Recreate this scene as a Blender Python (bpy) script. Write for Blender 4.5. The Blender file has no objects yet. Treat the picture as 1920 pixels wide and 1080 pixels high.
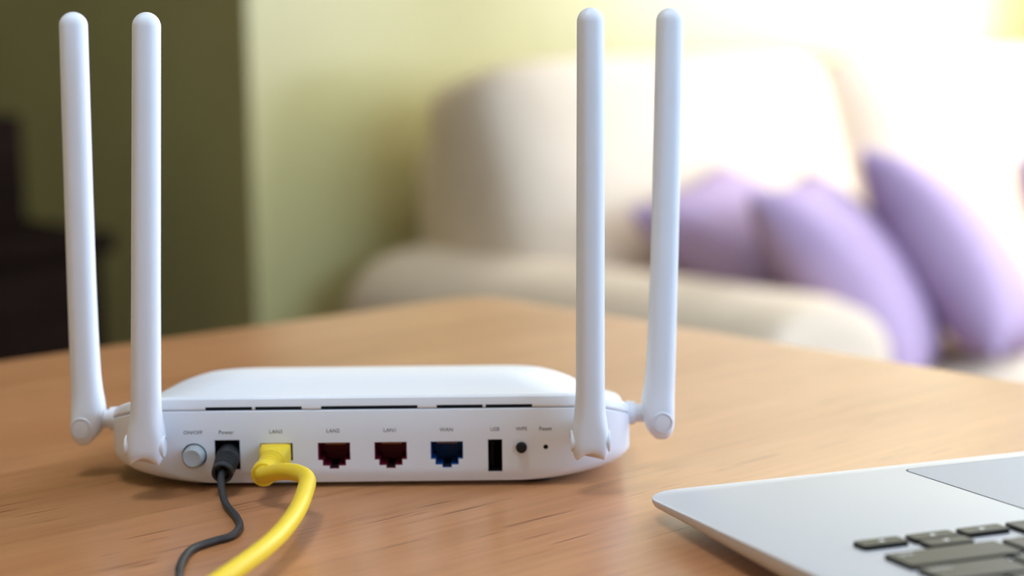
import bpy, bmesh, math, random
from mathutils import Vector, Matrix
R = math.radians
random.seed(4)
scene = bpy.context.scene
COL = scene.collection

# ---------------------------------------------------------------- camera, light, exposure
TOP = 0.75                                   # height of the table top above the floor
cam_d = bpy.data.cameras.new('camera')
cam = bpy.data.objects.new('camera', cam_d); COL.objects.link(cam)
cam_d.sensor_width = 36.0
cam_d.lens = 36.0 * 3300 / 1920
cam_d.clip_start = 0.01
cam.matrix_world = (Matrix.Translation((0, 0, TOP + 0.170)) @ Matrix.Rotation(R(90 - 8.293), 4, 'X')
                    @ Matrix.Rotation(R(-0.6), 4, 'Z'))
cam_d.dof.use_dof = True
cam_d.dof.focus_distance = 0.622
cam_d.dof.aperture_fstop = 5.3
scene.camera = cam

vs = scene.view_settings
vs.view_transform = 'Standard'; vs.look = 'None'; vs.gamma = 1.0; vs.use_curve_mapping = False
vs.exposure = 0.0
scene.cycles.max_bounces = 7; scene.cycles.diffuse_bounces = 4

world = bpy.data.worlds.new('world'); scene.world = world
world.use_nodes = True
world.node_tree.nodes['Background'].inputs[0].default_value = (0.75, 0.85, 1.0, 1)
world.node_tree.nodes['Background'].inputs[1].default_value = 0.8

# room frame: b runs along the sofa wall (right and away), f points out of that wall
TH = R(41.0)
B = Vector((math.cos(TH), math.sin(TH), 0)); F = Vector((math.sin(TH), -math.cos(TH), 0))
def rf(f, b, z=0.0):
    return F * f + B * b + Vector((0, 0, z))

WALL_F, WALL_B0, WALL_R = -2.47, 1.582, 3.95
WINS = ((-2.30, -0.75, 0.80, 2.50), (0.55, 2.05, 0.80, 2.50))   # openings in the right wall: f from, f to, z from, z to
def area(name, loc, direction, sx, sy, power, color):
    l = bpy.data.lights.new(name, 'AREA'); l.shape = 'RECTANGLE'; l.size = sx; l.size_y = sy
    l.energy = power; l.color = color
    o = bpy.data.objects.new(name, l); COL.objects.link(o)
    o.location = loc; o.rotation_euler = Vector(direction).to_track_quat('-Z', 'Y').to_euler()
    return o
for WIN, power in zip(WINS, (104, 78)):
    area('window_daylight', rf((WIN[0] + WIN[1]) / 2, WALL_R + 0.10, (WIN[2] + WIN[3]) / 2), -B,
         WIN[1] - WIN[0], WIN[3] - WIN[2], power, (0.92, 0.96, 1.0))
FILL_WIN = (0.6, 3.0, 1.15, 2.50)                # unseen window added in the near wall for bluish front fill: b from, b to, z from, z to
area('near_fill_light', rf(2.70, (FILL_WIN[0] + FILL_WIN[1]) / 2, (FILL_WIN[2] + FILL_WIN[3]) / 2), -F - Vector((0, 0, 0.1)),
     FILL_WIN[1] - FILL_WIN[0], FILL_WIN[3] - FILL_WIN[2], 112, (0.38, 0.64, 1.0))  # added blue fill for the router's rear and antennas
LAMP_POWER = 18.5                            # emission strength of the ceiling lamp's diffuser

# ---------------------------------------------------------------- helpers
def mat(name, color, rough=0.5, metal=0.0, spec=0.5, emit=None, coat=0.0):
    m = bpy.data.materials.new(name); m.use_nodes = True
    p = m.node_tree.nodes['Principled BSDF']
    p.inputs['Base Color'].default_value = (*color, 1)
    p.inputs['Roughness'].default_value = rough
    p.inputs['Metallic'].default_value = metal
    p.inputs['Specular IOR Level'].default_value = spec
    p.inputs['Coat Weight'].default_value = coat
    if emit:
        p.inputs['Emission Color'].default_value = (*emit[0], 1)
        p.inputs['Emission Strength'].default_value = emit[1]
    return m

def vary(m, c1, c2, scale=(1, 1, 1), detail=4.0, nscale=5.0, bump=0.0, bump_scale=None, dist=0.01, lo=0.35, hi=0.65):
    """noise mixed colour and fine relief in object space"""
    nt = m.node_tree; n = nt.nodes; L = nt.links
    p = n['Principled BSDF']
    tc = n.new('ShaderNodeTexCoord'); mp = n.new('ShaderNodeMapping'); mp.inputs['Scale'].default_value = scale
    L.new(tc.outputs['Object'], mp.inputs['Vector'])
    no = n.new('ShaderNodeTexNoise'); no.inputs['Scale'].default_value = nscale; no.inputs['Detail'].default_value = detail
    L.new(mp.outputs[0], no.inputs['Vector'])
    cr = n.new('ShaderNodeValToRGB')
    cr.color_ramp.elements[0].position = lo; cr.color_ramp.elements[1].position = hi
    cr.color_ramp.elements[0].color = (*c1, 1); cr.color_ramp.elements[1].color = (*c2, 1)
    L.new(no.outputs['Fac'], cr.inputs['Fac']); L.new(cr.outputs['Color'], p.inputs['Base Color'])
    if bump:
        nb = n.new('ShaderNodeTexNoise'); nb.inputs['Scale'].default_value = bump_scale or nscale; nb.inputs['Detail'].default_value = 3
        L.new(mp.outputs[0], nb.inputs['Vector'])
        bp = n.new('ShaderNodeBump'); bp.inputs['Strength'].default_value = bump; bp.inputs['Distance'].default_value = dist
        L.new(nb.outputs['Fac'], bp.inputs['Height']); L.new(bp.outputs[0], p.inputs['Normal'])
    return m

def tag(o, label=None, cat=None, group=None, kind=None):
    if label: o['label'] = label
    if cat: o['category'] = cat
    if group: o['group'] = group
    if kind: o['kind'] = kind
    return o

def empty(name, loc=(0, 0, 0), rz=0.0):
    o = bpy.data.objects.new(name, None); COL.objects.link(o)
    o.location = loc; o.rotation_euler = (0, 0, rz); o.empty_display_size = 0.02
    return o

def link(name, me, m, parent=None, smooth=35):
    if m: 
        me.materials.clear(); me.materials.append(m)
    if smooth is not None:
        for p in me.polygons: p.use_smooth = True
        me.set_sharp_from_angle(angle=R(smooth))
    o = bpy.data.objects.new(name, me); COL.objects.link(o)
    if parent: o.parent = parent
    return o

def from_bm(name, bm, m, parent=None, smooth=35):
    bmesh.ops.recalc_face_normals(bm, faces=bm.faces)
    me = bpy.data.meshes.new(name); bm.to_mesh(me); bm.free()
    return link(name, me, m, parent, smooth)

def box(bm, x0, x1, y0, y1, z0, z1, bevel=0.0, seg=2, mtx=None):
    vs_ = [bm.verts.new((x, y, z)) for x in (x0, x1) for y in (y0, y1) for z in (z0, z1)]
    idx = [(0, 1, 3, 2), (4, 6, 7, 5), (0, 4, 5, 1), (2, 3, 7, 6), (0, 2, 6, 4), (1, 5, 7, 3)]
    fs = [bm.faces.new([vs_[i] for i in q]) for q in idx]
    geo = vs_
    if bevel:
        es = list({e for f_ in fs for e in f_.edges})
        r = bmesh.ops.bevel(bm, geom=es, offset=bevel, segments=seg, affect='EDGES', profile=0.5)
        geo = list({v for f_ in r['faces'] for v in f_.verts} | {v for v in vs_ if v.is_valid})
    if mtx:
        bmesh.ops.transform(bm, matrix=mtx, verts=geo)

def boxobj(name, m, parent, x0, x1, y0, y1, z0, z1, bevel=0.0, seg=2):
    bm = bmesh.new(); box(bm, x0, x1, y0, y1, z0, z1, bevel, seg)
    return from_bm(name, bm, m, parent)

def loft(bm, rings, cap0=True, cap1=True, closed=True):
    vr = [[bm.verts.new(p) for p in r] for r in rings]
    n = len(vr[0])
    for a, b in zip(vr, vr[1:]):
        for i in range(n if closed else n - 1):
            j = (i + 1) % n
            bm.faces.new((a[i], a[j], b[j], b[i]))
    if cap0: bm.faces.new(vr[0][::-1])
    if cap1: bm.faces.new(vr[-1])
    return vr

def lathe(bm, prof, mtx=None, n=40, cap0=True, cap1=True):
    """profile [(r, h)] turned about z, then moved by mtx"""
    rings = []
    for r, h in prof:
        rings.append([(r * math.cos(2 * math.pi * k / n), r * math.sin(2 * math.pi * k / n), h) for k in range(n)])
    vr = loft(bm, rings, cap0, cap1)
    if mtx: bmesh.ops.transform(bm, matrix=mtx, verts=[v for r in vr for v in r])

def catmull(pts, k=8):
    P = [Vector(p) for p in pts]; P = [P[0] * 2 - P[1]] + P + [P[-1] * 2 - P[-2]]
    out = []
    for i in range(1, len(P) - 2):
        for s in range(k):
            t = s / k
            a, b, c, d = P[i - 1], P[i], P[i + 1], P[i + 2]
            out.append(0.5 * ((2 * b) + (c - a) * t + (2 * a - 5 * b + 4 * c - d) * t * t + (3 * b - a - 3 * c + d) * t ** 3))
    out.append(P[-2].copy())
    return out

def tube(bm, pts, rad, n=20, cap=True):
    pts = [Vector(p) for p in pts]
    up = Vector((0, 0, 1)); rings = []
    prev = None
    for i, p in enumerate(pts):
        t = (pts[min(i + 1, len(pts) - 1)] - pts[max(i - 1, 0)]).normalized()
        if prev is None:
            a = up if abs(t.z) < 0.9 else Vector((1, 0, 0))
            nrm = (a - t * a.dot(t)).normalized()
        else:
            nrm = (prev - t * prev.dot(t)).normalized()
        prev = nrm; bi = t.cross(nrm)
        r = rad(i / (len(pts) - 1)) if callable(rad) else rad
        rings.append([p + (nrm * math.cos(2 * math.pi * k / n) + bi * math.sin(2 * math.pi * k / n)) * r for k in range(n)])
    loft(bm, rings, cap, cap)

def axis_mtx(origin, direction):
    return Matrix.Translation(origin) @ Vector(direction).to_track_quat('Z', 'Y').to_matrix().to_4x4()

def sgnpow(v, e):
    return math.copysign(abs(v) ** e, v)

def superellipsoid(bm, a, b, c, e1, e2, nu=48, nv=28, mtx=None, warp=None):
    rings = []
    for j in range(1, nv):
        ph = -math.pi / 2 + math.pi * j / nv
        cz, sz = math.cos(ph), math.sin(ph)
        rings.append([(a * sgnpow(cz, e1) * sgnpow(math.cos(2 * math.pi * k / nu), e2),
                       b * sgnpow(cz, e1) * sgnpow(math.sin(2 * math.pi * k / nu), e2),
                       c * sgnpow(sz, e1)) for k in range(nu)])
    if warp: rings = [[warp(p) for p in r] for r in rings]
    vr = loft(bm, rings)
    if mtx: bmesh.ops.transform(bm, matrix=mtx, verts=[v for r in vr for v in r])

def text_mesh(txt, size, extrude=0.00003):
    cu = bpy.data.curves.new('lettering', 'FONT'); cu.body = txt; cu.size = size
    cu.align_x = 'CENTER'; cu.align_y = 'CENTER'; cu.extrude = extrude; cu.resolution_u = 3
    o = bpy.data.objects.new('lettering', cu); COL.objects.link(o)
    bpy.context.view_layer.update()
    me = bpy.data.meshes.new_from_object(o.evaluated_get(bpy.context.evaluated_depsgraph_get()))
    bpy.data.objects.remove(o); bpy.data.curves.remove(cu)
    return me

# ---------------------------------------------------------------- materials
M = {}
M['wall'] = vary(mat('sage_wall_paint', (0.46, 0.405, 0.175), 0.29, spec=0.75), (0.445, 0.39, 0.165), (0.485, 0.43, 0.19), nscale=3, bump=0.05, bump_scale=180, dist=0.002)
M['wall_white'] = vary(mat('white_wall_paint', (0.72, 0.72, 0.72), 0.85, spec=0.2), (0.70, 0.70, 0.70), (0.74, 0.74, 0.75), nscale=3)
M['ceiling'] = mat('ceiling_paint', (0.78, 0.78, 0.78), 0.9, spec=0.2)
M['frame_white'] = mat('white_window_paint', (0.8, 0.8, 0.78), 0.4)
M['white'] = mat('white_router_plastic', (0.80, 0.81, 0.85), 0.38, spec=0.45)
M['white_ant'] = mat('white_antenna_plastic', (0.77, 0.785, 0.83), 0.42, spec=0.4)
M['grey_btn'] = mat('grey_button_plastic', (0.42, 0.44, 0.43), 0.4)
M['black'] = mat('black_plastic', (0.008, 0.009, 0.012), 0.45, spec=0.3)
M['hole'] = mat('black_socket_plastic', (0.004, 0.004, 0.006), 0.6, spec=0.2)
M['red'] = mat('dark_red_socket_plastic', (0.17, 0.006, 0.022), 0.45, spec=0.3)
M['blue'] = mat('blue_socket_plastic', (0.006, 0.07, 0.27), 0.45, spec=0.3)
M['slot'] = mat('dark_gap_fill', (0.004, 0.008, 0.016), 0.6, spec=0.2)
M['ink'] = mat('grey_print', (0.16, 0.16, 0.18), 0.6)
M['gold'] = mat('gold_contact', (0.6, 0.4, 0.12), 0.3, 1.0)
M['yellow'] = mat('yellow_cable_plastic', (0.86, 0.61, 0.03), 0.42, spec=0.3)
M['black_cord'] = mat('black_rubber_cord', (0.022, 0.023, 0.026), 0.48, spec=0.4)
M['rubber'] = mat('dark_rubber_foot', (0.02, 0.018, 0.016), 0.8)
M['alu'] = mat('silver_aluminium', (0.72, 0.74, 0.80), 0.45, 0.2)
M['alu_pad'] = mat('silver_trackpad_glass', (0.43, 0.44, 0.465), 0.55, 0.1, spec=0.2)
M['alu_side'] = mat('silver_aluminium_side', (0.66, 0.66, 0.68), 0.3, 0.85)
M['key'] = mat('black_key_plastic', (0.014, 0.014, 0.011), 0.45, spec=0.24)
M['glyph'] = mat('white_key_print', (0.75, 0.76, 0.78), 0.5)
M['screen'] = mat('dark_screen_glass', (0.006, 0.006, 0.008), 0.12)
M['sofa'] = vary(mat('cream_sofa_fabric', (0.82, 0.67, 0.51), 0.85, spec=0.15), (0.79, 0.64, 0.48), (0.85, 0.70, 0.54), nscale=6, bump=0.15, bump_scale=260, dist=0.003)
M['purple'] = vary(mat('purple_pillow_fabric', (0.46, 0.33, 0.50), 0.75, spec=0.2), (0.43, 0.305, 0.475), (0.49, 0.355, 0.53), nscale=9, bump=0.15, bump_scale=300, dist=0.002)
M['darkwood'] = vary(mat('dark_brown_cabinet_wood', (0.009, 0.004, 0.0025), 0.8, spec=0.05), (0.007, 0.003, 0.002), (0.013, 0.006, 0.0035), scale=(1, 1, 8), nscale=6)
M['brass'] = mat('dull_brass', (0.3, 0.2, 0.08), 0.4, 1.0)
M['floor'] = vary(mat('brown_plank_floor', (0.25, 0.16, 0.10), 0.45), (0.20, 0.125, 0.075), (0.30, 0.19, 0.12), scale=(1.2, 14, 1), nscale=3)
M['lamp'] = mat('lamp_diffuser', (0.9, 0.9, 0.88), 0.5, emit=((0.84, 0.92, 1.0), LAMP_POWER))

def wood_table():
    m = mat('beech_veneer', (0.6, 0.4, 0.22), 0.30, spec=0.55)
    nt = m.node_tree; n = nt.nodes; L = nt.links; p = n['Principled BSDF']
    tc = n.new('ShaderNodeTexCoord')
    def noise(scale, mapping, detail=4, dist=0.0):
        mp = n.new('ShaderNodeMapping'); mp.inputs['Scale'].default_value = mapping
        L.new(tc.outputs['Object'], mp.inputs['Vector'])
        t = n.new('ShaderNodeTexNoise'); t.inputs['Scale'].default_value = scale; t.inputs['Detail'].default_value = detail
        t.inputs['Distortion'].default_value = dist
        L.new(mp.outputs[0], t.inputs['Vector']); return t
    def ramp(src, a, b, ca, cb):
        r = n.new('ShaderNodeValToRGB'); e = r.color_ramp.elements
        e[0].position = a; e[1].position = b; e[0].color = (*ca, 1); e[1].color = (*cb, 1)
        L.new(src.outputs['Fac'], r.inputs['Fac']); return r
    broad = ramp(noise(3.0, (1.0, 7.0, 1), 3, 0.4), 0.3, 0.7, (0.53, 0.235, 0.096), (0.63, 0.305, 0.14))
    grain = ramp(noise(6.0, (1.6, 60, 1), 6, 0.2), 0.3, 0.72, (0.84, 0.80, 0.74), (1.04, 1.04, 1.04))
    pores = ramp(noise(10.0, (2.2, 55, 1), 2), 0.305, 0.345, (0.52, 0.43, 0.37), (1, 1, 1))
    fleck = ramp(noise(22.0, (1.0, 9, 1), 2), 0.35, 0.6, (0.95, 0.93, 0.91), (1, 1, 1))
    def mul(a, b):
        x = n.new('ShaderNodeMix'); x.data_type = 'RGBA'; x.blend_type = 'MULTIPLY'; x.inputs['Factor'].default_value = 1
        L.new(a, x.inputs['A']); L.new(b, x.inputs['B']); return x.outputs['Result']
    c = mul(mul(mul(broad.outputs['Color'], grain.outputs['Color']), pores.outputs['Color']), fleck.outputs['Color'])
    L.new(c, p.inputs['Base Color'])
    bp = n.new('ShaderNodeBump'); bp.inputs['Strength'].default_value = 0.06; bp.inputs['Distance'].default_value = 0.0006
    nb = noise(6.0, (1.6, 60, 1), 6, 0.2)
    L.new(nb.outputs['Fac'], bp.inputs['Height']); L.new(bp.outputs[0], p.inputs['Normal'])
    return m
M['table'] = wood_table()

# ---------------------------------------------------------------- room shell
def room_box(name, m, f0, f1, b0, b1, z0, z1):
    bm = bmesh.new()
    mtx = Matrix(((B.x, F.x, 0, 0), (B.y, F.y, 0, 0), (0, 0, 1, 0), (0, 0, 0, 1)))
    box(bm, b0, b1, f0, f1, z0, z1, mtx=mtx)
    return tag(from_bm(name, bm, m, None, None), kind='structure')
H = 2.6
FAR_F, LEFT_B, NEAR_F = -4.8, -2.8, 2.6
room_box('floor', M['floor'], FAR_F - .1, NEAR_F + .1, LEFT_B - .1, WALL_R + .15, -0.1, 0)
room_box('ceiling', M['ceiling'], FAR_F - .1, NEAR_F + .1, LEFT_B - .1, WALL_R + .15, H, H + .1)
room_box('wall_back', M['wall'], WALL_F - .12, WALL_F, WALL_B0, WALL_R, 0, H)
room_box('wall_return', M['wall'], FAR_F, WALL_F - .12, WALL_B0, WALL_B0 + .12, 0, H)
room_box('wall_far', M['wall'], FAR_F - .1, FAR_F, LEFT_B, WALL_B0 + .12, 0, H)
room_box('wall_left', M['wall'], FAR_F, NEAR_F, LEFT_B - .1, LEFT_B, 0, H)
bm = bmesh.new()
mtx = Matrix(((B.x, F.x, 0, 0), (B.y, F.y, 0, 0), (0, 0, 1, 0), (0, 0, 0, 1)))
WA, WB = WINS
for f0, f1, z0, z1 in ((WALL_F - .12, WA[0], 0, H), (WA[1], WB[0], 0, H), (WB[1], NEAR_F, 0, H), (WA[0], WA[1], 0, WA[2]), (WA[0], WA[1], WA[3], H),
                       (WB[0], WB[1], 0, WB[2]), (WB[0], WB[1], WB[3], H)):
    box(bm, WALL_R, WALL_R + .15, f0, f1, z0, z1, mtx=mtx)
tag(from_bm('wall_right', bm, M['wall_white'], None, None), kind='structure')
bm = bmesh.new()
for b0, b1, z0, z1 in ((LEFT_B, FILL_WIN[0], 0, H), (FILL_WIN[1], WALL_R, 0, H), (FILL_WIN[0], FILL_WIN[1], 0, FILL_WIN[2]), (FILL_WIN[0], FILL_WIN[1], FILL_WIN[3], H)):
    box(bm, b0, b1, NEAR_F, NEAR_F + .15, z0, z1, mtx=mtx)
tag(from_bm('wall_near', bm, M['wall_white'], None, None), kind='structure')
for wname, WIN in zip(('window_1', 'window_3'), WINS):
    win = tag(empty(wname, rf(WIN[0], WALL_R + .05, WIN[2]), TH), kind='structure')
    # window local axes: x along b, y along -f
    wl, wh = WIN[1] - WIN[0], WIN[3] - WIN[2]
    for nm, y0, y1, z0, z1 in (('frame_rail', -wl, 0, 0, .05), ('frame_rail', -wl, 0, wh - .05, wh), ('frame_stile', -.05, 0, .05, wh - .05),
                               ('frame_stile', -wl, -wl + .05, .05, wh - .05), ('mullion', -wl / 2 - .02, -wl / 2 + .02, .05, wh - .05)):
        boxobj(nm, M['frame_white'], win, -.04, .02, y0, y1, z0, z1, 0.004, 1)
fill_win = tag(empty('added_fill_window', rf(NEAR_F + .05, FILL_WIN[0], FILL_WIN[2]), TH), kind='structure')  # frame of the unseen window added behind the camera for fill
wl, wh = FILL_WIN[1] - FILL_WIN[0], FILL_WIN[3] - FILL_WIN[2]
for nm, x0, x1, z0, z1 in (('frame_rail', 0, wl, 0, .05), ('frame_rail', 0, wl, wh - .05, wh), ('frame_stile', 0, .05, .05, wh - .05),
                           ('frame_stile', wl - .05, wl, .05, wh - .05), ('mullion', wl / 2 - .025, wl / 2 + .025, .05, wh - .05)):
    boxobj(nm, M['frame_white'], fill_win, x0, x1, -.02, .04, z0, z1, 0.004, 1)
for nm, f0, f1, b0, b1 in (('baseboard_back', WALL_F, WALL_F + .015, WALL_B0, WALL_R), ('baseboard_return', FAR_F, WALL_F, WALL_B0 - .015, WALL_B0)):
    room_box(nm, M['frame_white'], f0, f1, b0, b1, 0, .09)

lamp = tag(empty('ceiling_lamp', (-0.32, 0.38, H)), 'round white ceiling lamp above the wooden table', 'lamp')
bm = bmesh.new(); lathe(bm, [(0.05, 0), (.31, 0), (.31, -.075), (.285, -.075), (.285, -.026), (.02, -.026)], n=48); from_bm('lamp_base', bm, M['frame_white'], lamp)
bm = bmesh.new(); lathe(bm, [(.275, -.028), (.275, -.031), (.02, -.032)], n=48); from_bm('diffuser', bm, M['lamp'], lamp)

# ---------------------------------------------------------------- table
TA = R(41.3)
table = tag(empty('wooden_table', (-0.0209, 1.1400, 0), TA), 'light beech wooden table carrying the router and laptop', 'table')
TX, TY = 1.5, 1.1
def rounded(x0, x1, y0, y1, r, z, n=8):
    out = []
    for cx_, cy_, a0 in ((x1 - r, y1 - r, 0), (x0 + r, y1 - r, 90), (x0 + r, y0 + r, 180), (x1 - r, y0 + r, 270)):
        for k in range(n + 1):
            a = R(a0 + 90 * k / n); out.append((cx_ + r * math.cos(a), cy_ + r * math.sin(a), z))
    return out
bm = bmesh.new()
loft(bm, [rounded(-TX, 0, -TY, 0, .03, TOP - .03), rounded(-TX, 0, -TY, 0, .03, TOP - .003),
          rounded(-TX + .001, -.001, -TY + .001, -.001, .029, TOP - .001), rounded(-TX + .003, -.003, -TY + .003, -.003, .027, TOP)])
from_bm('tabletop', bm, M['table'], table)
for x in (-TX + .05, -.11):
    for y in (-TY + .05, -.11):
        boxobj('leg', M['table'], table, x, x + .06, y, y + .06, 0, TOP - .03, .004)
for x0, x1, y0, y1 in ((-TX + .11, -.11, -.095, -.07), (-TX + .11, -.11, -TY + .07, -TY + .095), (-.095, -.07, -TY + .11, -.11), (-TX + .07, -TX + .095, -TY + .11, -.11)):
    boxobj('apron', M['table'], table, x0, x1, y0, y1, TOP - .11, TOP - .03, .002, 1)

# ---------------------------------------------------------------- router
RX, RY = -0.0535, 0.648
router = tag(empty('wifi_router', (RX, RY, TOP)), 'white router with four upright antennas, ports facing the camera', 'router')
W2, D, OX = 100.3, 104.0, -1.6
def kz(y):                                    # the case gets thinner towards its front
    return 1 - 0.62 * (1 - math.exp(-max(0, y - 1) / 38))
def outline(ix, iy, z, r, rise=0.0, nc=14, ns=8):
    x1 = W2 - ix; y0, y1 = iy, D - iy
    r = min(r, x1 - 1, (y1 - y0) / 2 - 1)
    pts = []
    def arc(cx_, cy_, a0):
        for k in range(nc + 1):
            a = R(a0 + 90 * k / nc); pts.append((cx_ + r * math.cos(a), cy_ + r * math.sin(a)))
    def seg(p, q, n):
        for k in range(1, n): pts.append((p[0] + (q[0] - p[0]) * k / n, p[1] + (q[1] - p[1]) * k / n))
    arc(x1 - r, y0 + r, 270); seg((x1, y0 + r), (x1, y1 - r), ns)
    arc(x1 - r, y1 - r, 0)
    arc(-x1 + r, y1 - r, 90); seg((-x1, y1 - r), (-x1, y0 + r), ns)
    arc(-x1 + r, y0 + r, 180)
    return [((x + OX) * .001, y * .001, (2 + (z - 2) * kz(y) + rise) * .001) for x, y in pts]
ell = lambda v: 25 * (1 - math.sqrt(max(0, 1 - ((13.5 - v) / 11.8) ** 2)))
base_rings = [outline(25, 1.6, 1.75, 24)]
for v in (2.1, 2.7, 3.5, 4.6, 6, 7.7, 9.6, 11.5, 13.5):
    base_rings.append(outline(ell(v), max(0, .9 - (v - 2) * .25), v, 24))
base_rings += [outline(0, 0, 29.2, 24), outline(.15, .15, 29.65, 24), outline(.55, .55, 30.0, 24), outline(1.2, 1.2, 30.1, 24)]
bm = bmesh.new(); loft(bm, base_rings)
bmesh.ops.recalc_face_normals(bm, faces=bm.faces)
shell_me = bpy.data.meshes.new('base_shell'); bm.to_mesh(shell_me); bm.free()

def prism(bm, prof, y0, y1):
    """profile [(x, z)] in mm on the rear face, pushed along y"""
    loft(bm, [[(x * .001, y0 * .001, z * .001) for x, z in prof], [(x * .001, y1 * .001, z * .001) for x, z in prof]])
def rect(x0, x1, z0, z1): return [(x0, z0), (x1, z0), (x1, z1), (x0, z1)]
def rj(x, g=0.0):                             # stepped network socket outline, x is its left edge
    return [(x - g, 17.4 + g), (x - g, 10.6 - g), (x + 1.7 - g, 10.6 - g), (x + 1.7 - g, 8.4 - g), (x + 4.3 - g, 8.4 - g), (x + 4.3 - g, 7.25 - g),
            (x + 7.9 + g, 7.25 - g), (x + 7.9 + g, 8.4 - g), (x + 10.5 + g, 8.4 - g), (x + 10.5 + g, 10.6 - g), (x + 12.2 + g, 10.6 - g), (x + 12.2 + g, 17.4 + g)]
def circ(x, z, r, n=28): return [(x + r * math.cos(2 * math.pi * k / n), z + r * math.sin(2 * math.pi * k / n)) for k in range(n)]
RJX = (-42.0, -20.35, 1.0, 22.2)
PWR = rect(-59.2, -49.7, 7.4, 18.8); USB = rect(43.8, 49.2, 5.6, 18.0)
cut = bmesh.new()
for prof, d in [(rj(x), 13) for x in RJX] + [(PWR, 12), (USB, 12), (circ(-67.0, 12.9, 4.75), 6), (circ(56.45, 14.75, 2.15), 5), (circ(65.6, 14.85, .95, 20), 6)]:
    prism(cut, prof, -3, d)
bmesh.ops.recalc_face_normals(cut, faces=cut.faces)
cme = bpy.data.meshes.new('cut'); cut.to_mesh(cme); cut.free()
def boolean(me, cme):
    o = bpy.data.objects.new('tmp', me); c = bpy.data.objects.new('tmp_cut', cme)
    COL.objects.link(o); COL.objects.link(c)
    md = o.modifiers.new('b', 'BOOLEAN'); md.operation = 'DIFFERENCE'; md.solver = 'EXACT'; md.object = c
    bpy.context.view_layer.update()
    out = bpy.data.meshes.new_from_object(o.evaluated_get(bpy.context.evaluated_depsgraph_get()))
    bpy.data.objects.remove(o); bpy.data.objects.remove(c)
    return out
shell_me = boolean(shell_me, cme); shell_me.name = 'base_shell'
link('base_shell', shell_me, M['white'], router, 28)

lid_rings = [outline(1.4, 1.4, 30.2, 24), outline(.35, .35, 30.22, 24), outline(.05, .05, 30.9, 24), outline(.1, .2, 32.2, 24),
             outline(.5, .8, 33.5, 24, .7), outline(1.6, 1.8, 34.1, 24, 1.3), outline(4, 3.4, 34.4, 25, 1.9)]
for ix, iy, rise in ((7.5, 5, 2.9), (11, 8, 4.6), (14.5, 11.5, 6.6), (18, 15.5, 9.0), (22, 20, 11.5), (26.5, 24.5, 13.4), (32, 30, 15.0), (40, 35, 15.3), (51, 40, 15.2), (65, 45, 15.0), (80, 49, 14.9)):
    lid_rings.append(outline(ix, iy, 34.4, max(4, 27 - max(0, iy - 20) * .9), rise))
bm = bmesh.new(); loft(bm, lid_rings); bmesh.ops.recalc_face_normals(bm, faces=bm.faces)
lid_me = bpy.data.meshes.new('lid'); bm.to_mesh(lid_me); bm.free()
SLOTS = ((-62.3, -44.7), (-43.6, -26.0), (-18.8, 17.5), (24.7, 42.0), (43.1, 60.6))
cut = bmesh.new()
for a, b in SLOTS: prism(cut, rect(a, b, 29.5, 31.42), -3, 5)
bmesh.ops.recalc_face_normals(cut, faces=cut.faces)
cme = bpy.data.meshes.new('cut'); cut.to_mesh(cme); cut.free()
lid_me = boolean(lid_me, cme); lid_me.name = 'lid'
link('lid', lid_me, M['white'], router, 28)
for a, b in SLOTS:
    bm = bmesh.new(); prism(bm, rect(a + .02, b - .02, 30.12, 31.4), .6, 4.9)  # dark insert puts the slot's inner shade into its colour
    tag(from_bm('vent_slot_fill', bm, M['slot'], router, None), 'dark insert for the shade inside the vent slot under the lid edge')

def cup(name, prof, inner, depth, m):
    """socket liner: a thin wall following the opening, with a floor"""
    bm = bmesh.new()
    rings = [[(x * .001, y * .001, z * .001) for x, z in p] for p, y in ((prof, .25), (inner, .25), (inner, depth - .3))]
    loft(bm, rings, False, True)
    return from_bm(name, bm, m, router, None)
for x, m, lb in zip(RJX, ('red', 'red', 'red', 'blue'), ('dark red', 'dark red', 'dark red', 'dark blue')):
    o = tag(cup('network_port', rj(x, -.02), rj(x, -.3), 12.9, M[m]), lb + ' network socket')
    bm = bmesh.new(); prism(bm, rect(x + 4.6, x + 7.6, 7.6, 8.3), .6, 12); from_bm('latch_notch', bm, M['hole'], o, None)
    for k in range(8):
        bm = bmesh.new(); prism(bm, rect(x + 2.4 + k * .98, x + 2.75 + k * .98, 15.2, 15.6), 6.5, 12.4); from_bm('contact_pin', bm, M['gold'], o, None)
sh = lambda r, g: [(r[0][0] + g, r[0][1] + g), (r[1][0] - g, r[1][1] + g), (r[2][0] - g, r[2][1] - g), (r[3][0] + g, r[3][1] - g)]
tag(cup('power_jack', sh(PWR, .02), sh(PWR, .35), 11.9, M['hole']), 'black square power socket')
o = tag(cup('usb_port', sh(USB, .02), sh(USB, .35), 11.9, M['hole']), 'black upright usb socket')
bm = bmesh.new(); prism(bm, rect(44.6, 46.0, 6.6, 17.0), 4.0, 11.5); from_bm('contact_tongue', bm, M['hole'], o, None)
def knob(name, x, z, prof, m, lb):
    bm = bmesh.new(); lathe(bm, [(r * .001, h * .001) for r, h in prof], axis_mtx((x * .001, 0, z * .001), (0, -1, 0)), 40)
    return tag(from_bm(name, bm, m, router, 25), lb)
knob('power_button', -67.0, 12.9, [(4.2, -5), (4.2, 2.0), (4.15, 3.0), (3.4, 4.6), (3.1, 4.8), (2.9, 4.72)], M['grey_btn'], 'round grey push button')
knob('button_well', -67.0, 12.9, [(4.74, -5.6), (4.74, -5.0), (4.2, -5.0)], M['hole'], 'dark gap around the grey button')
knob('pairing_button', 56.45, 14.75, [(1.9, -4.5), (1.9, 1.4), (1.8, 1.7), (1.5, 1.8)], M['black'], 'small round black button')
knob('reset_hole', 65.6, 14.85, [(.94, -5.5), (.94, -.5), (.9, -.45)], M['hole'], 'tiny black reset hole')
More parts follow.
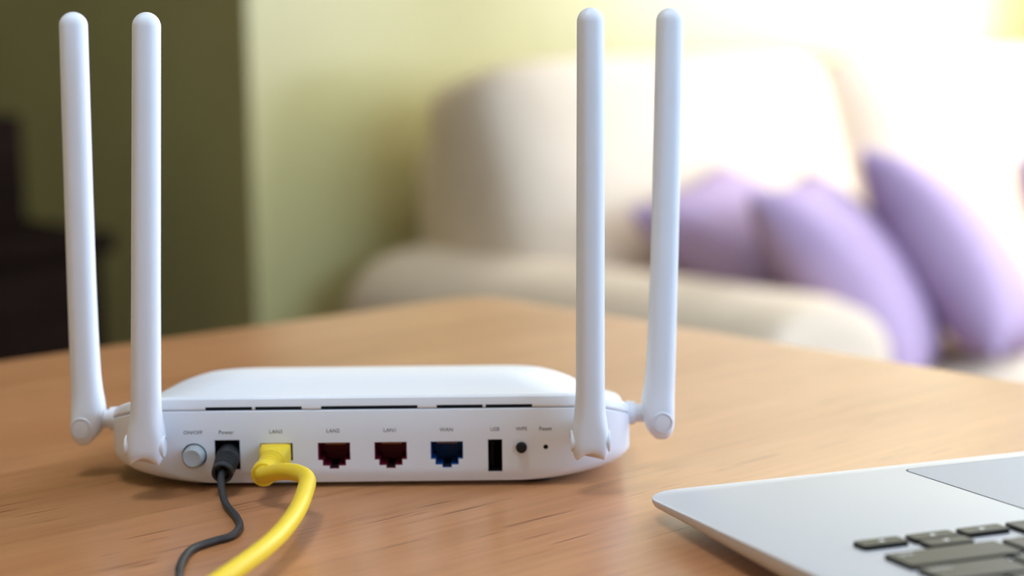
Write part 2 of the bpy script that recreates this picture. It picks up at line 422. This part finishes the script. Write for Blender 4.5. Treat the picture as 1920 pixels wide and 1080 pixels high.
for txt, x, z, s in (('ON/OFF', -67.2, 21.75, 2.0), ('Power', -54.7, 21.75, 2.15), ('LAN3', -36.0, 21.8, 2.1), ('LAN2', -14.5, 21.9, 2.1), ('LAN1', 7.0, 21.9, 2.1),
                     ('WAN', 28.2, 21.9, 2.1), ('USB', 46.45, 21.9, 2.1), ('WPS', 56.5, 21.9, 2.1), ('Reset', 65.5, 21.95, 2.15)):
    me = text_mesh(txt, s * .001)
    o = link('printed_lettering', me, M['ink'], router, None)
    o.location = (x * .001, -.00004, z * .001); o.rotation_euler = (R(90), 0, 0)
for x in (-62, 62):
    for y in (12, 88):
        bm = bmesh.new(); lathe(bm, [(.006, 0), (.006, .0025 if y > 50 else .0030)], Matrix.Translation((x * .001, y * .001, 0)), 24)
        from_bm('foot', bm, M['rubber'], router)

# antenna, pivot at the origin, z along the blade, +x towards the case, y along the pivot axis
def antenna_mesh(length):
    #      z    xmin  xmax   hy   exp
    rows = [(-6.7, -3.0, 3.3, 4.9, 3.4), (-6.45, -3.7, 4.1, 5.25, 3.4), (-5.2, -4.4, 5.2, 6.0, 3.8), (-3.2, -4.75, 6.3, 6.65, 4.0), (-.5, -4.8, 6.9, 6.85, 4.0),
            (2.2, -4.8, 7.3, 6.85, 4.0), (4.8, -4.8, 7.7, 6.65, 3.8), (7.5, -4.8, 7.8, 6.25, 3.3), (10.5, -4.8, 7.5, 5.8, 2.9), (14.5, -4.8, 6.9, 5.5, 2.8), (20, -4.9, 6.4, 5.35, 2.8),
            (28, -4.95, 6.1, 5.3, 2.7), (40, -5.0, 5.8, 5.25, 2.7), (60, -5.1, 5.5, 5.15, 2.7), (90, -5.15, 5.3, 5.1, 2.7), (125, -5.2, 5.2, 5.0, 2.7)]
    e = length - 5.0
    rows += [(e, -5.15, 5.15, 4.95, 2.6)]
    for k in range(1, 8):
        a = R(90 * k / 7.4); c = math.cos(a)
        rows.append((e + 5.0 * math.sin(a), -5.15 * c, 5.15 * c, 4.95 * c, 2.6 - .5 * k / 7))
    rings = []; N = 44
    for z, a, b, hy, ex in rows:
        r = []
        for k in range(N):
            t = 2 * math.pi * k / N
            x = (a + b) / 2 + (b - a) / 2 * sgnpow(math.cos(t), 2 / ex); y = hy * sgnpow(math.sin(t), 2 / ex)
            zz = z
            if z < 0: zz += 3.0 * (1 - (y / hy) ** 2) * min(1, (-z) / 6.0)
            r.append((x * .001, y * .001, zz * .001))
        rings.append(r)
    bm = bmesh.new(); loft(bm, rings)
    bmesh.ops.recalc_face_normals(bm, faces=bm.faces)
    me = bpy.data.meshes.new('antenna'); bm.to_mesh(me); bm.free()
    return me
def antenna(pos, top_dx, top_z, heel, reach, lb):
    """pos in mm of the pivot on the router; heel = direction of the case seen from the antenna (degrees about z)"""
    ax = Vector((top_dx, 0, top_z - pos[2])); length = ax.length
    q = Vector((0, 0, 1)).rotation_difference(ax.normalized())
    o = link('antenna', antenna_mesh(length), M['white_ant'], router, 42)
    o.location = Vector(pos) * .001
    o.rotation_euler = (q.to_matrix() @ Matrix.Rotation(R(heel), 3, 'Z')).to_euler()
    tag(o, lb)
    for s in (-1, 1):
        bm = bmesh.new()
        lathe(bm, [(3.9e-3, 4.6e-3), (4.0e-3, 6.95e-3), (3.8e-3, 7.3e-3), (3.55e-3, 7.3e-3), (3.5e-3, 6.88e-3), (3.05e-3, 6.88e-3), (3.0e-3, 7.2e-3), (1.2e-3, 7.3e-3)],
              axis_mtx((0, 0, .0005), (0, s, 0)), 40)
        from_bm('pivot_cap', bm, M['white_ant'], o, 30)
    bm = bmesh.new()
    z0 = .0028
    lathe(bm, [(3.2e-3, 5.4e-3), (3.6e-3, 6.0e-3), (3.6e-3, reach * 1e-3 - 2.9e-3), (4.5e-3, reach * 1e-3 - 2.6e-3), (4.7e-3, reach * 1e-3 + .8e-3)], axis_mtx((0, 0, z0), (1, 0, 0)), 32)
    from_bm('hinge', bm, M['white_ant'], o, 30)
    return o
antenna((-82.5, -13, 19.4), 6.8, 178.2, 90, 13.0, 'inner left antenna upright in front of the case')
antenna((81.8, -13, 19.6), 0.8, 178.2, 90, 13.0, 'inner right antenna upright in front of the case')
antenna((-113.8, 25, 19.4), 2.6, 179.0, 0, 12.6, 'outer left antenna on the side of the case')
antenna((111.3, 25, 19.2), 3.0, 178.3, 180, 13.2, 'outer right antenna on the side of the case')

# ---------------------------------------------------------------- power cable
pc = tag(empty('power_cable', (RX, RY, TOP)), 'thin black power cable plugged into the router', 'cable')
def ppos(x, y, z): return Vector((x * .001, y * .001, z * .001))
jack = ppos(-54.3, 2.0, 12.6); pdir = Vector((-.03, -1, -.27)).normalized()
bm = bmesh.new()
prof = [(4.0, -5), (4.3, -1), (4.5, 0.5), (4.5, 4.0)]
for k in range(5):
    h = 4.3 + k * 1.5; r = 4.45 - k * .07
    prof += [(r, h), (r, h + .85), (r - .55, h + .95), (r - .55, h + 1.4)]
prof += [(4.2, 12.0), (4.0, 14.4), (3.6, 14.6), (2.9, 14.2), (2.6, 11.5), (1.2, 11.4)]
lathe(bm, [(r * .001, h * .001) for r, h in prof], axis_mtx(jack, pdir), 36)
plug = tag(from_bm('plug', bm, M['black_cord'], pc, 30), 'black ribbed strain relief plug')
bm = bmesh.new(); lathe(bm, [(.0027, -.0098), (.0027, -.004)], axis_mtx(jack, pdir), 24); from_bm('barrel_tip', bm, mat('steel', (.6, .6, .6), .3, 1), plug)
W2L = lambda x, y, z: Vector((x, y, z)) - Vector((RX, RY, TOP))
e = jack + pdir * .011
path = [e, e + pdir * .005, W2L(-.1070, .6265, TOP + .0055), W2L(-.1040, .6175, TOP + .0022), W2L(-.0982, .6035, TOP + .0014), W2L(-.0952, .5910, TOP + .0014), W2L(-.0962, .5800, TOP + .0014),
        W2L(-.1015, .5735, TOP + .0014), W2L(-.1065, .5660, TOP + .0014), W2L(-.1078, .5560, TOP + .0014), W2L(-.1072, .5440, TOP + .0014), W2L(-.1050, .5250, TOP + .0014), W2L(-.1030, .45, TOP + .0014), W2L(-.13, .36, TOP + .0014), W2L(-.24, .24, TOP + .0014), W2L(-.45, .09, TOP + .0014), W2L(-.68, -.07, TOP + .0014),
         W2L(-.815, -.175, TOP + .003), W2L(-.855, -.215, TOP - .03), W2L(-.865, -.225, .35), W2L(-.88, -.24, .03), W2L(-.95, -.30, .0014), W2L(-1.25, -.50, .0014)]
bm = bmesh.new(); tube(bm, catmull(path, 10), .00135, 16); from_bm('cord', bm, M['black_cord'], pc, 60)

# ---------------------------------------------------------------- network cable
nc = tag(empty('network_cable', (RX, RY, TOP)), 'thick yellow network cable plugged into the socket marked LAN3', 'cable')
bm = bmesh.new(); prism(bm, rect(-41.6, -30.6, 9.0, 17.0), -1.5, 10.5); tag(from_bm('plug', bm, M['yellow'], nc, None), 'yellow plug body inside the socket')
# boot: square at the socket, round where the cable leaves, bent down and to the left
boot_pts = [(ppos(-36.1, -1.2, 12.9), 5.75, 4.55, 6.0), (ppos(-36.2, -3.0, 12.8), 5.75, 4.55, 5.0), (ppos(-36.5, -5.0, 12.4), 5.3, 4.4, 3.6), (ppos(-36.7, -6.2, 12.2), 4.6, 4.1, 2.6)]
rings = []
for k in range(6):
    c = ppos(-36.8 - k * .18, -6.5 - k * 1.9, 12.2 - k * .17)
    boot_pts += [(c, 4.45 - k * .05, 4.3 - k * .05, 2.1), (c + ppos(0, -.95, -.1), 4.45 - k * .05, 4.3 - k * .05, 2.0), (c + ppos(0, -1.05, -.1), 3.95, 3.85, 2.0), (c + ppos(0, -1.75, -.2), 3.95, 3.85, 2.0)]
endc = ppos(-37.9, -18.0, 11.2)
boot_pts += [(endc, 4.55, 4.5, 2.0), (endc + ppos(-.1, -3.2, -.4), 4.6, 4.6, 2.0), (endc + ppos(-.1, -3.9, -.5), 4.3, 4.3, 2.0), (endc + ppos(-.1, -3.9, -.5), 3.2, 3.2, 2.0), (endc + ppos(-.05, -3.0, -.4), 3.0, 3.0, 2.0)]
for c, hx, hz, ex in boot_pts:
    rings.append([c + Vector((hx * .001 * sgnpow(math.cos(2 * math.pi * k / 40), 2 / ex), 0, hz * .001 * sgnpow(math.sin(2 * math.pi * k / 40), 2 / ex))) for k in range(40)])
bm = bmesh.new(); loft(bm, rings); tag(from_bm('boot', bm, M['yellow'], nc, 32), 'yellow ribbed bend relief')
p0 = endc + ppos(0, -1.5, -.2)
YB = (W2L(-.0833, .6180, .7640), W2L(-.0775, .6125, .7648), W2L(-.0735, .6070, .7642))
path = [p0, p0 + ppos(.6, -4.4, .3), YB[0], YB[1], YB[2], W2L(-.0727, .5990, TOP + .0128), W2L(-.0732, .5777, TOP + .0110), W2L(-.0755, .5556, TOP + .0100), W2L(-.0792, .5387, TOP + .0092),
        W2L(-.0838, .5242, TOP + .0085), W2L(-.0884, .5115, TOP + .0078), W2L(-.0935, .4995, TOP + .0066), W2L(-.104, .475, TOP + .0040), W2L(-.118, .44, TOP + .0032), W2L(-.140, .40, TOP + .0032), W2L(-.20, .32, TOP + .0032), W2L(-.32, .235, TOP + .0032), W2L(-.50, .135, TOP + .0032), W2L(-.74, -.03, TOP + .0032),
         W2L(-.855, -.115, TOP + .005), W2L(-.895, -.155, TOP - .03), W2L(-.905, -.165, .35), W2L(-.92, -.18, .035), W2L(-1.0, -.22, .0032), W2L(-1.3, -.36, .0032)]
bm = bmesh.new(); tube(bm, catmull(path, 10), .0031, 24); from_bm('cord', bm, M['yellow'], nc, 60)

# ---------------------------------------------------------------- laptop
LA = R(20.0); LT = R(2.9)
LW, LD = .312, .230
lap = tag(empty('laptop', (0.0440, 0.6075, TOP + .0075)), 'silver laptop with black keys, trackpad side towards the router', 'laptop')
# local x along the front edge (away from the corner), local y from the front edge towards the hinge (towards the camera), z up
e1 = Vector((math.cos(LA), math.sin(LA), 0)); e2h = Vector((math.sin(LA), -math.cos(LA), 0))
e2 = (e2h * math.cos(LT) + Vector((0, 0, math.sin(LT)))); nz = e2.cross(e1) if e2.cross(e1).z > 0 else e1.cross(e2)
# (x, -y, z) is right handed: use y' = -y in the mesh
lap.matrix_world = Matrix.Translation(lap.location) @ Matrix(((e1.x, -e2.x, nz.x, 0), (e1.y, -e2.y, nz.y, 0), (e1.z, -e2.z, nz.z, 0), (0, 0, 0, 1)))
def rounded_l(x0, x1, b0, b1, r, z, n=8):
    return rounded(x0, x1, -b1, -b0, r, z, n)
bm = bmesh.new()
def belly(b, z): return z
rg = []
def lap_ring(ins, z_front, z_back, r):
    return [(x, y, z_front + (z_back - z_front) * (-y / LD)) for x, y, _ in rounded_l(ins, LW - ins, ins, LD - ins, r, 0)]
loft(bm, [lap_ring(.030, -.0062, -.0172, .010), lap_ring(.018, -.0058, -.0165, .012), lap_ring(.009, -.0048, -.0148, .012), lap_ring(.003, -.0034, -.0118, .012), lap_ring(.0006, -.0022, -.0085, .0145),
          lap_ring(0, -.0012, -.0050, .015), lap_ring(0, -.0002, -.0002, .015), lap_ring(.0002, 0, 0, .015)])
base = tag(from_bm('base', bm, M['alu'], lap, 40), 'thin silver wedge shaped body')
def pad_plate(name, x0, x1, b0, b1, r, z0, z1, m, parent, bev=.0002):
    bm = bmesh.new()
    loft(bm, [rounded_l(x0, x1, b0, b1, r, z0, 4), rounded_l(x0, x1, b0, b1, r, z1 - bev, 4), rounded_l(x0 + bev, x1 - bev, b0 + bev, b1 - bev, max(r - bev, .0002), z1, 4)])
    return from_bm(name, bm, m, parent, 30)
tpx0 = .1035; tpx1 = LW - tpx0
pad_plate('trackpad_gap', tpx0 - .0005, tpx1 + .0005, .0082, .0868, .004, -.0004, .00006, M['slot'], lap, .00001)
tag(pad_plate('trackpad', tpx0, tpx1, .0088, .0862, .0037, -.0003, .00012, M['alu_pad'], lap, .00004), 'large grey trackpad')
KX, KB, PX, PB = .0258, .0985, .0184, .0178
GX, GB = .0024, .0024
rows = [
    (1.0, [('right', 1), ('updown', 1), ('left', 1), ('alt', 1), ('cmd', 1.25), ('', 5), ('cmd', 1.25), ('alt', 1), ('ctrl', 1), ('fn', 1)]),
    (1.0, [('shift', 2.25)] + [(c, 1) for c in '/.,MNBVCXZ'] + [('shift', 2.25)]),
    (1.0, [('return', 1.75)] + [(c, 1) for c in "';LKJHGFDSA"] + [('caps', 1.75)]),
    (1.0, [('\\', 1)] + [(c, 1) for c in '][POIUYTREWQ'] + [('tab', 1.5)]),
    (1.0, [('delete', 1.5)] + [(c, 1) for c in '=-0987654321`'] ),
    (.55, [('', 14.5 / 14)] * 14)]
def glyph(parent, txt, x, b, z):
    if txt in ('right', 'left', 'up', 'down'):
        s = .0011
        tri = {'right': [(-1, -1), (1, 0), (-1, 1)], 'left': [(1, -1), (1, 1), (-1, 0)], 'up': [(-1, -1), (1, -1), (0, 1)], 'down': [(-1, 1), (0, -1), (1, 1)]}[txt]
        bm = bmesh.new()
        loft(bm, [[(p * s, q * s, 0) for p, q in tri], [(p * s, q * s, .00006) for p, q in tri]])
        o = from_bm('glyph', bm, M['glyph'], parent, None)
    else:
        o = link('glyph', text_mesh(txt, .0048 if len(txt) == 1 else .0030), M['glyph'], parent, None)
    o.location = (x, -b, z); o.rotation_euler = (0, 0, math.pi)
def key(x0, x1, b0, b1, txt, show):
    o = pad_plate('key', x0, x1, b0, b1, .0013, -.0002, .0016, M['key'], lap, .0003)
    if show and txt:
        long = txt in ('shift', 'return', 'delete')
        if long: glyph(o, txt, x0 + .0058, b0 + .0035, .0016)
        else: glyph(o, txt, (x0 + x1) / 2, (b0 + b1) / 2, .0016)
b = KB
for ri, (hh, ks) in enumerate(rows):
    x = KX
    for ki, (t, w) in enumerate(ks):
        x0, x1 = x + GX / 2, x + w * PX - GX / 2
        b0, b1 = b + GB / 2, b + hh * PB - GB / 2
        show = ki < 4 and ri < 4
        mid = (b0 + b1) / 2
        if t == 'updown':
            key(x0, x1, b0, mid - .0004, 'down', True); key(x0, x1, mid + .0004, b1, 'up', True)
        elif t in ('left', 'right') and ri == 0: key(x0, x1, b0, mid - .0002, t, True)
        else: key(x0, x1, b0, b1, t, show)
        x += w * PX
    b += hh * PB
# lid behind the keyboard (towards the camera, outside the picture)
hb = LD - .006
bm = bmesh.new()
bx0 = [[(x, y, z) for x, y, z in rounded(.0, LW, .004, .215, .010, zz)] for zz in (-.0045, -.0003, 0)]
# lid local: y runs up the screen
loft(bm, bx0)
lid = from_bm('screen_lid', bm, M['alu'], lap)
lid.matrix_local = Matrix.Translation((0, -hb, .004)) @ Matrix(((1, 0, 0, 0), (0, -math.cos(R(45)), -math.sin(R(45)), 0), (0, math.sin(R(45)), -math.cos(R(45)), 0), (0, 0, 0, 1)))
bm = bmesh.new(); loft(bm, [rounded(.004, LW - .004, .012, .211, .006, -.0052), rounded(.004, LW - .004, .012, .211, .006, -.0046)])
from_bm('screen', bm, M['screen'], lid)
bm = bmesh.new(); lathe(bm, [(.0042, .03), (.0042, LW - .03)], Matrix.Translation((0, -hb, .0015)) @ Matrix.Rotation(R(90), 4, 'Y'), 20); from_bm('hinge', bm, M['black'], lap)

# ---------------------------------------------------------------- sofa (local x along b, y along -f, i.e. towards the wall)
SB, SF = 1.665, -1.44
sofa = tag(empty('cream_sofa', rf(SF, SB, 0), TH), 'cream upholstered sofa against the sage green wall', 'sofa')
SL, SD = 1.98, .98
def arm_mesh(x0, x1):
    bm = bmesh.new(); cx_ = (x0 + x1) / 2; hw = (x1 - x0) / 2
    rings = []
    prof = []
    for k in range(17):                        # the roll on top
        a = R(-60 + 300 * k / 16); prof.append((cx_ + hw * math.cos(a), .468 + .10 * math.sin(a)))
    prof += [(cx_ - hw * .78, .37), (cx_ - hw * .78, .06), (cx_ + hw * .78, .06), (cx_ + hw * .78, .37)]
    for y, s in ((.03, .80), (.0, .90), (.012, .97), (.05, 1.0), (.3, 1), (.6, 1), (.86, 1), (.90, .97), (.925, .88), (.93, .6)):
        rings.append([(cx_ + (x - cx_) * s, y, .33 + (z - .33) * s) for x, z in prof])
    rings[0] = [(x, .0 + .0, z) for x, _, z in rings[0]]
    rings[0], rings[1] = rings[0], [(x, .004, z) for x, _, z in rings[1]]
    loft(bm, rings)
    return bm
from_bm('arm', arm_mesh(.0, .29), M['sofa'], sofa, 50)
from_bm('arm', arm_mesh(SL - .29, SL), M['sofa'], sofa, 50)
boxobj('seat_base', M['sofa'], sofa, .2, SL - .2, .06, SD - .05, .06, .30, .02, 3)
boxobj('back_frame', M['sofa'], sofa, .20, SL - .20, SD - .14, SD, .06, .74, .05, 4)
for i in range(2):
    w = (SL - .40) / 2
    bm = bmesh.new(); superellipsoid(bm, w / 2 + .005, .36, .085, .35, .25, mtx=Matrix.Translation((.20 + w * (i + .5), .40, .335)))
    from_bm('seat_cushion', bm, M['sofa'], sofa, 60)
    w = (SL - .30) / 2
    bm = bmesh.new()
    superellipsoid(bm, w / 2 + .012, .175, .265, .19, .52, mtx=Matrix.Translation((.15 + w * (i + .5), .735, .598)) @ Matrix.Rotation(R(-13), 4, 'X'),
                   warp=lambda p: (p[0], p[1] * (1 - .9 * p[2]), p[2]))
    from_bm('back_cushion', bm, M['sofa'], sofa, 60)
for x in (.12, SL - .12):
    for y in (.1, SD - .1):
        bm = bmesh.new(); lathe(bm, [(.022, 0), (.03, .065)], Matrix.Translation((x, y, 0)), 20); from_bm('leg', bm, M['darkwood'], sofa)

# throw pillows
def pillow_mesh(s=.19, t=.078, n=22):
    bm = bmesh.new(); grids = []
    for side in (1, -1):
        g = []
        for i in range(n + 1):
            row = []
            for j in range(n + 1):
                u, v = -1 + 2 * i / n, -1 + 2 * j / n
                px_ = s * u * (1 - .10 * (1 - v * v) * abs(u)); py_ = s * v * (1 - .10 * (1 - u * u) * abs(v))
                h = t * ((1 - u * u) * (1 - v * v)) ** .42
                row.append((px_, py_, side * h))
            g.append(row)
        grids.append(g)
    vv = {}
    def vert(si, i, j):
        edge = i in (0, n) or j in (0, n)
        k = (0 if edge else si, i, j)
        if k not in vv: vv[k] = bm.verts.new(grids[si][i][j])
        return vv[k]
    for si in (0, 1):
        for i in range(n):
            for j in range(n):
                q = [vert(si, i, j), vert(si, i + 1, j), vert(si, i + 1, j + 1), vert(si, i, j + 1)]
                bm.faces.new(q if si == 0 else q[::-1])
    bmesh.ops.recalc_face_normals(bm, faces=bm.faces)
    me = bpy.data.meshes.new('purple_pillow'); bm.to_mesh(me); bm.free()
    return me
pm = pillow_mesh()
def pillow(f, b, z, tilt, spin, lb, yaw=0):
    o = link('purple_pillow', pm, M['purple'], None, 70)
    ph = R(tilt)
    q = Matrix.Rotation(R(yaw), 3, 'Z')
    n_ = q @ (B * math.cos(ph) + Vector((0, 0, math.sin(ph)))); u_ = q @ (-B * math.sin(ph) + Vector((0, 0, math.cos(ph)))); v_ = n_.cross(u_)
    m3 = Matrix((v_, u_, n_)).transposed() @ Matrix.Rotation(R(spin), 3, 'Z')
    o.matrix_world = Matrix.Translation(rf(f, b, z)) @ m3.to_4x4()
    return tag(o, lb, 'pillow', 'purple throw pillows on the sofa')
pillow(-1.84, 2.13, .555, 52, -10, 'purple pillow nearest the sofa arm, mostly hidden behind the arm', -76)
pillow(-1.63, 2.09, .545, 37, 0, 'middle purple pillow of the three leaning towards the sofa arm', -63)
pillow(-1.60, 2.31, .56, 36, 14, 'purple pillow furthest from the arm of the three leaning together', -60)
pillow(-1.72, 2.89, .55, 36, 0, 'purple pillow at the right edge of the picture, only its tip showing', -62)

# ---------------------------------------------------------------- dark cabinet in the shaded corner
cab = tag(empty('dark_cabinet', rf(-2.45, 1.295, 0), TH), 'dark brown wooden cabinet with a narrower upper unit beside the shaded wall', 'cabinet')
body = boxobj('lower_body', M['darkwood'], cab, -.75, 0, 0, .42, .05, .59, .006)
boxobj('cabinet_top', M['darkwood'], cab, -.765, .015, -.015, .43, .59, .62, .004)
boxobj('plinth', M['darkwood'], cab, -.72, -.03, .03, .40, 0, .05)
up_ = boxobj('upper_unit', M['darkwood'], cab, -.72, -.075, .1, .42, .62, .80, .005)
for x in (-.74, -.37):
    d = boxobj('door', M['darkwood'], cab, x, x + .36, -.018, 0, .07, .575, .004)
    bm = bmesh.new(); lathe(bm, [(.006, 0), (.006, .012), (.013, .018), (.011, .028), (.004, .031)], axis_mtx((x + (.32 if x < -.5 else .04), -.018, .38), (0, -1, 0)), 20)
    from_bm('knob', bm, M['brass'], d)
